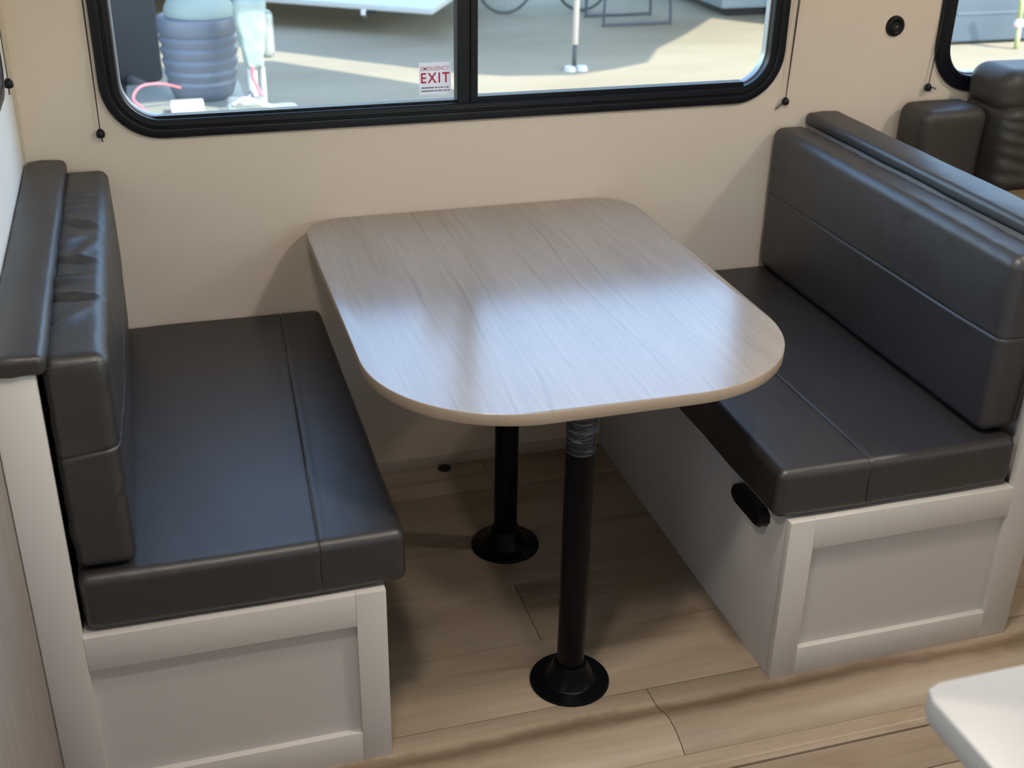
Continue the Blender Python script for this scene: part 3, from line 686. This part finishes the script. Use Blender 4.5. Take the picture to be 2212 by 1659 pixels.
for row, z in enumerate((1.0375, 1.0300)):
    bm = bmesh.new(); x = 0.1750
    for wl in ((0.031, 0.005, 0.004, 0.007, 0.003, 0.006) if row == 0 else (0.030, 0.006, 0.009, 0.003, 0.005, 0.006)):
        bm_box(bm, (x, sy_-0.0003, z), (min(x+wl, 0.2445), sy_-0.0001, z+0.0030), 0); x += wl+0.0022
    from_bm('small_print', bm, M_GREYP, st)
adopt(st)

# ------------------------------------------------------------------ sofa, counter, cabinets
sf = thing('sofa', 'brown-grey leather sofa beyond the right bench under the small window', 'sofa', (1.95, -0.4, 0))
def sofad(seed, pl=()):
    def f(p_, nn):
        s = 0.003*noise.noise(Vector((p_.x*8, p_.y*8, p_.z*8+seed)))
        for z0, amp, wd, sl in pl:
            d = p_.z-z0-sl*(p_.x-1.7); s += -amp*math.exp(-(d/wd)**2)*max(0, -nn.y+0.25)
        return nn*s
    return f
cushion('side_bolster', (1.475, -0.150, 0.40), (1.672, -0.012, 0.947), 0.030, M_SOFA, sf, sofad(1), 0.016)
cushion('headrest', (1.665, -0.200, 0.935), (2.30, -0.020, 1.050), 0.045, M_SOFA, sf, sofad(3, ((0.99, 0.002, 0.01, 0.0),)), 0.014)
cushion('back_pillow', (1.668, -0.230, 0.735), (2.30, -0.020, 0.960), 0.035, M_SOFA, sf, sofad(5, ((0.925, 0.007, 0.010, -0.10), (0.895, 0.006, 0.008, -0.25), (0.86, 0.005, 0.008, -0.15), (0.825, 0.006, 0.009, -0.3), (0.785, 0.005, 0.008, -0.1))), 0.009)
cushion('seat', (1.675, -0.72, 0.36), (2.30, -0.14, 0.50), 0.04, M_SOFA, sf, sofad(7), 0.03)
lb = cushion('lumbar_roll', (1.690, -0.290, 0.610), (2.30, -0.08, 0.740), 0.045, M_TAN, sf, sofad(9), 0.02); lb['label'] = 'tan lower back roll'
box('base', (1.48, -0.70, 0.02), (2.30, -0.03, 0.38), M_SOFA, sf, 0.01)
cushion('armrest', (1.475, -0.74, 0.02), (1.672, -0.13, 0.60), 0.03, M_SOFA, sf, sofad(11), 0.03)
adopt(sf)
isl = thing('kitchen_island', 'white solid counter corner at the lower right, edge turned to the dinette', 'counter', (0.9, -2.4, 0))
bm = bmesh.new(); cpoly = [(0.2180, -2.4+0.0), (0.2180, -2.048), (0.2250, -2.031), (0.2400, -2.0250), (1.60, -2.0250), (1.60, -2.75), (0.2180, -2.75)]
prism('countertop', cpoly, 0.880, 0.910, M_COUNTER, isl, 0.0025, 3)
box('cabinet_body', (0.48, -2.70, 0.0), (1.55, -1.0*1.93-0.13, 0.8795), M_CAB, isl, 0.003)
adopt(isl)
pn = thing('pantry_cabinet', 'tall greige wood-look cabinet side left of the white post', 'cabinet', (-1.0, -1.6, 0))
box('side_panel', (XL-0.018, -1.70, 0.0), (XL-0.0005, YC-0.0005, CEIL-0.002), M_PANTRY, pn, 0.001)
box('carcass', (-1.35, -1.69, 0.0), (XL-0.0185, YC-0.001, CEIL-0.002), M_CAB, pn, 0.001)
adopt(pn)
for i, ((lx, ly), pw, wh_) in enumerate(LAMPS):
    o = lathe('ceiling_lamp', [(0.082, 0.0), (0.092, -0.002), (0.094, -0.010), (0.088, -0.024), (0.084, -0.024), (0.084, -0.004)], (lx, ly, CEIL), M_LAMPSH, None, 40)
    tag(o, 'round white ceiling lamp '+wh_, 'lamp', 'ceiling lamps')

# ------------------------------------------------------------------ outdoors
GZ = -0.85
gr = pyd('ground', [(-40, 0.6, GZ), (60, 0.6, GZ), (60, 80, GZ), (-40, 80, GZ)], [(0, 1, 2, 3)], M_GROUND); struct(gr)
gr2 = pyd('ground', [(-40, -60, GZ), (60, -60, GZ), (60, 0.6, GZ), (-40, 0.6, GZ)], [(0, 1, 2, 3)], M_GROUND); struct(gr2)
def obox(name, c, ux, half, z0, z1, m_, parent=None, bev=0.02):
    ux = Vector((ux[0], ux[1], 0)).normalized(); uy = Vector((-ux.y, ux.x, 0))
    bm = bmesh.new(); bm_box(bm, (-half[0], -half[1], z0), (half[0], half[1], z1), bev, 2)
    for v_ in bm.verts: v_.co = Vector((c[0], c[1], 0))+ux*v_.co.x+uy*v_.co.y+Vector((0, 0, v_.co.z))
    o_ = from_bm(name, bm, m_, parent); autosmooth(o_, 35); return o_
# dark trailer standing behind the ribbed cover
trb = thing('travel_trailer', 'dark navy trailer body behind the ribbed grey cylinder', 'trailer', (-2.6, 9.0, GZ))
u_ = Vector((-0.70, 0.72, 0)).normalized(); v2 = Vector((-0.72, -0.70, 0)).normalized()
cB = Vector((-0.30, 8.0, 0))+u_*3.0+v2*1.2
obox('body', (cB.x, cB.y), (u_.x, u_.y), (3.0, 1.2), -0.70, 2.1, M_NAVY, trb, 0.05)
obox('chassis', (cB.x, cB.y), (u_.x, u_.y), (2.9, 0.9), -0.78, -0.70, M_RUBBER, trb, 0.01)
for s in (-1, 1):
    wc = cB-v2*0.0+Vector((0, 0, 0))+(v2*1.05*s)
    o = lathe('wheel', [(0, -0.10), (0.20, -0.10), (0.31, -0.09), (0.335, -0.05), (0.335, 0.05), (0.31, 0.09), (0.20, 0.10), (0, 0.10)], (0, 0, 0), M_TYRE, trb, 32, 'Y')
    o.rotation_euler = (0, 0, math.atan2(v2.y, v2.x)-PI/2); o.location = (wc.x, wc.y, GZ+0.336)
for s in (-1, 1):
    st_ = cB-u_*3.0+v2*0.8*s; tube('tongue_rail', [(st_.x, st_.y, -0.62), (0.12+0.05*s, 6.15, -0.62)], 0.045, M_TONGUE, trb, 8)
box('tongue_plate', (-0.62, 6.20, -0.60), (0.26, 7.30, -0.56), M_TONGUE, trb, 0.01)
adopt(trb)
tk = thing('tank_cover', 'ribbed blue-grey plastic tank cover seen through the left pane', 'tank', (-0.045, 6.8, -0.56))
pf = [(0, 0), (0.20, 0.0)]
rr_ = [(0.225, 0.02), (0.245, 0.07), (0.252, 0.10), (0.262, 0.125), (0.256, 0.15), (0.270, 0.18), (0.277, 0.205), (0.266, 0.23), (0.280, 0.262), (0.286, 0.29), (0.272, 0.315), (0.286, 0.345), (0.290, 0.375), (0.276, 0.40), (0.288, 0.43), (0.291, 0.455), (0.278, 0.478), (0.288, 0.49), (0.296, 0.52), (0.298, 0.585), (0.288, 0.610), (0.24, 0.620), (0.10, 0.625), (0, 0.628)]
lathe('ribbed_body', pf+rr_, (-0.045, 6.8, -0.56), M_TANK, tk, 72)
lathe('lid', [(0.25, 0.60), (0.262, 0.63), (0.255, 0.68), (0.22, 0.74), (0.15, 0.80), (0, 0.82)], (-0.02, 6.8, -0.56), M_CLOTHW, tk, 48)
adopt(tk)
bx = box('battery_box', (-0.31, 6.24, -0.559), (-0.075, 6.36, -0.47), M_WHITEP, None, 0.008); tag(bx, 'small white box with a plain label below the ribbed cylinder', 'box')
tj = thing('tongue_jack', 'white trailer jack under a draped pale cover, right of the ribbed cylinder', 'jack', (0.30, 6.3, GZ))
tube('jack_post', [(0.295, 6.3, -0.60), (0.295, 6.3, -0.15)], 0.035, M_WHITEP, tj, 16)
tube('jack_leg', [(0.37, 6.3, GZ+0.02), (0.37, 6.3, -0.25)], 0.022, M_STEEL, tj, 12)
cushion('motor_head', (0.36, 6.22, -0.18), (0.47, 6.36, 0.16), 0.05, M_STEEL, tj, None, 0.03)
def drape(p_, nn):
    k = max(0, min(1, (0.12-p_.z)/0.4)); return Vector((-(p_.x-0.31)*0.55*k, 0, 0))+nn*0.012*noise.noise(p_*14)
cv = cushion('draped_cover', (0.19, 6.14, -0.24), (0.42, 6.32, 0.26), 0.05, M_CLOTHW, tj, drape, 0.025); cv['label'] = 'pale green fabric cover'
adopt(tj)
dl = thing('jack_dolly', 'silver castings and coupler at the foot of the trailer jack', 'coupler', (0.33, 6.2, GZ))
cushion('coupler_head', (0.08, 6.02, -0.56), (0.36, 6.20, -0.43), 0.035, M_STEEL, dl, lambda p_, nn: nn*0.012*noise.noise(p_*11), 0.02)
cushion('casting', (0.28, 5.98, -0.62), (0.58, 6.16, -0.48), 0.03, M_STEEL, dl, lambda p_, nn: nn*0.016*noise.noise(p_*12+Vector((3, 1, 2))), 0.02)
tube('chain', smooth_path([(0.12, 6.02, -0.45), (0.2, 5.98, -0.40), (0.30, 5.97, -0.43), (0.42, 5.96, -0.48)], 6), 0.014, M_WHITEP, dl, 8)
tube('strut', [(0.16, 6.15, -0.52), (0.27, 6.15, -0.40)], 0.02, M_TANK, dl, 8)
tube('bolt', [(0.50, 6.0, -0.55), (0.60, 5.98, -0.60)], 0.03, M_STEEL, dl, 10)
adopt(dl)
o = tube('red_hose', smooth_path([(-0.22, 6.5, -0.42), (-0.36, 6.40, -0.36), (-0.50, 6.35, -0.36), (-0.565, 6.25, -0.42), (-0.50, 6.15, -0.48), (-0.42, 6.05, -0.56), (-0.38, 5.95, -0.66), (-0.40, 5.9, -0.8), (-0.45, 5.95, -0.835)], 8), 0.009, M_REDHOSE, None, 10)
tag(o, 'red hose looping left of the ribbed cylinder', 'hose')
o = tube('red_cable', smooth_path([(0.285, 6.10, -0.20), (0.28, 6.10, -0.27), (0.30, 6.10, -0.33), (0.33, 6.09, -0.41)], 6), 0.013, M_REDHOSE, None, 8)
tag(o, 'short red cable hanging beside the white jack post', 'cable')
# white flat deck whose near edge shows at the top of the left pane
dk = thing('flatbed_trailer', 'white flat deck on low legs at the top edge of the left pane', 'trailer', (1.9, 12.0, GZ))
p1, p2 = Vector((0.98, 10.95, 0)), Vector((2.50, 9.90, 0)); p3 = Vector((2.93, 10.72, 0))
e1 = (p1-p2); e2 = (p3-p2)
poly = [(p2.x, p2.y), (p3.x+e2.x*2, p3.y+e2.y*2), (p1.x+e1.x*2.5+e2.x*3, p1.y+e1.y*2.5+e2.y*3), (p1.x+e1.x*2.5, p1.y+e1.y*2.5)]
prism('deck', poly, -0.57, -0.51, M_WHITEP, dk, 0.01)
for q, (a, b) in enumerate(((0.6, 1.0), (0.6, 2.4), (2.2, 1.6), (2.2, 2.8))):
    pq = p2+e1*a+e2*b; tube('support_leg', [(pq.x, pq.y, GZ), (pq.x, pq.y, -0.57)], 0.04, M_STEEL, dk, 8)
pq = p2+e1*0.42; box('latch', (pq.x-0.05, pq.y-0.05, -0.62), (pq.x, pq.y, -0.56), M_WHITEP, dk, 0.005); box('latch', (pq.x+0.005, pq.y-0.055, -0.61), (pq.x+0.12, pq.y-0.01, -0.58), M_RUBBER, dk, 0.005)
adopt(dk)
# unseen flat blockers added outside the frame, cut to throw the yard shade; their shade shifts by (-off*.67, +off*.74)
def blocker(shade, zc, label, leg_ids=(), extra=None):
    k = (zc-GZ)/math.tan(SUN_EL); sh = Vector((SUN_AZ.x*k, SUN_AZ.y*k))
    poly_ = [(x+sh.x, y+sh.y) for x, y in shade]
    t_ = thing('shade_blocker', label, 'blocker', (poly_[0][0], poly_[0][1], GZ), 'added shade blockers over the yard')
    prism('sheet', poly_, zc, zc+0.06, M_BLOCKER, t_, 0.0)
    for i in leg_ids: tube('support_leg', [(poly_[i][0], poly_[i][1], GZ), (poly_[i][0], poly_[i][1], zc)], 0.035, M_STEEL, t_, 8)
    adopt(t_); return t_
blocker([(0.90, 9.72), (2.38, 8.42), (2.80, 8.20), (3.46, 8.10), (3.90, 8.25), (4.37, 8.47), (4.73, 9.08), (5.33, 9.72), (6.3, 10.9), (7.0, 14.5), (0.2, 14.5), (-0.6, 11.0)], 2.35, 'flat canvas canopy shading the yard beyond the right pane, added out of view', (9,))
blocker([(0.78, 9.30), (2.26, 7.72), (2.35, 7.40), (2.2, 6.9), (-0.6, 6.9), (-3.2, 6.6), (-3.2, 9.2)], 2.35, 'smaller canvas canopy shading the yard before the left pane, added out of view', ())
# post
pt = thing('yard_post', 'thin pinkish white post with dark foot standing in the shaded yard', 'post', (3.54, 8.33, GZ))
tube('shaft', [(3.54, 8.33, GZ+0.24), (3.54, 8.33, 2.3)], 0.028, M_PINK, pt, 12)
o = tube('foot', [(3.54, 8.33, GZ+0.0), (3.54, 8.33, GZ+0.26)], 0.022, M_TYRE, pt, 12); o['label'] = 'dark lower end'
for s in (-1, 1): lathe('pad', [(0, 0.05), (0.05, 0.04), (0.06, 0)], (3.54+0.06*s, 8.28, GZ), M_WHITEP, pt, 16)
adopt(pt)
# bicycle seen at the top of the right pane
bk = thing('bicycle', 'bicycle lower wheel arcs at the top of the right pane', 'bicycle', (4.1, 11.2, GZ))
for cx_ in (3.72, 4.69):
    cwy = 11.35
    pts = [(cx_+0.33*math.cos(a), cwy, GZ+0.345+0.33*math.sin(a)) for a in [2*PI*k/40 for k in range(40)]]
    wh = tube('wheel', pts, 0.018, M_TYRE, bk, 8, True)
    for k in range(10):
        a = PI*k/10; tube('spoke', [(cx_+0.32*math.cos(a), cwy, GZ+0.345+0.32*math.sin(a)), (cx_-0.32*math.cos(a), cwy, GZ+0.345-0.32*math.sin(a))], 0.002, M_ALU, wh, 4)
    lathe('hub', [(0, -0.04), (0.03, -0.04), (0.03, 0.04), (0, 0.04)], (cx_, cwy, GZ+0.345), M_ALU, wh, 14, 'Y')
A = Vector((3.72, 11.35, GZ+0.345)); B = Vector((4.69, 11.35, GZ+0.345)); Cc = Vector((4.15, 11.35, GZ+0.30)); D = Vector((4.05, 11.35, GZ+0.85)); E_ = Vector((4.52, 11.35, GZ+0.90))
for a, b in ((A, Cc), (A, D), (Cc, D), (Cc, E_), (D, E_), (B, E_)): tube('frame', [a, b], 0.016, M_WHITEP, bk, 8)
tube('handlebar', [E_+Vector((0, -0.25, 0.12)), E_+Vector((0.02, 0, 0.1)), E_+Vector((0, 0.25, 0.12))], 0.012, M_TYRE, bk, 8)
cushion('saddle', (3.93, 11.28, GZ+0.92), (4.17, 11.42, GZ+0.98), 0.025, M_TYRE, bk, None, 0.05)
adopt(bk)
# camp chair
cc = thing('camp_chair', 'dark tube-framed camp chair standing in shade at the top of the right pane', 'chair', (5.1, 10.6, GZ))
fr_ = mat('dark_grey_tube', (0.05, 0.06, 0.08), 0.5)
for yo in (10.35, 10.95):
    tube('leg', smooth_path([(4.72, yo, GZ+0.75), (4.62, yo, GZ+0.45), (4.60, yo, GZ+0.04), (4.66, yo, GZ+0.02), (5.35, yo, GZ+0.02), (5.42, yo, GZ+0.05), (5.38, yo, GZ+0.45)], 6), 0.016, fr_, cc, 8)
box('seat', (4.68, 10.35, GZ+0.42), (5.35, 10.95, GZ+0.45), fr_, cc, 0.005); box('backrest', (5.30, 10.36, GZ+0.45), (5.36, 10.94, GZ+1.0), fr_, cc, 0.01)
adopt(cc)
# trailers further off
t = thing('travel_trailer', 'slate grey trailer wall at the upper right corner of the right pane', 'trailer', (6.9, 11.8, GZ))
box('body', (6.15, 10.55, GZ+0.10), (7.7, 13.2, 2.0), M_SLATE, t, 0.05); box('skirt', (6.3, 10.7, GZ), (7.6, 13.0, GZ+0.12), M_RUBBER, t, 0.01)
for k in range(6): box('rib', (6.25, 10.545, GZ+0.25+0.28*k), (7.6, 10.56, GZ+0.27+0.28*k), M_SLATE, t, 0.002)
adopt(t)
t = thing('travel_trailer', 'blue-grey trailer wall filling the view in the small right window', 'trailer', (12.5, 9.8, GZ))
box('body', (7.9, 8.55, GZ+0.03), (17, 11.0, 2.0), M_BLUEG, t, 0.03)
for k in range(5): box('rib', (7.95, 8.54, GZ+0.32+0.3*k), (16.9, 8.56, GZ+0.345+0.3*k), M_BLUEG, t, 0.002)
box('skirt', (7.95, 8.6, GZ), (16.9, 10.9, GZ+0.04), M_RUBBER, t, 0.0)
adopt(t)
t = thing('jack_stand', 'yellow-green stand with a pinkish white ball in the small window view', 'stand', (8.53, 8.25, GZ))
tube('stem', [(8.55, 8.25, GZ), (8.53, 8.25, GZ+0.22)], 0.026, M_YGREEN, t, 10)
lathe('ball', [(0, 0.055), (0.03, 0.045), (0.05, 0.02), (0.055, 0), (0.05, -0.025), (0.03, -0.045), (0, -0.055)], (8.52, 8.25, GZ+0.27), M_PINK, t, 20)
tube('upper_stem', [(8.52, 8.25, GZ+0.31), (8.50, 8.25, GZ+0.50), (8.42, 8.25, GZ+0.62)], 0.028, M_YGREEN, t, 10)
tube('arm', [(8.50, 8.25, GZ+0.46), (8.62, 8.22, GZ+0.42)], 0.022, M_YGREEN, t, 8)
adopt(t)
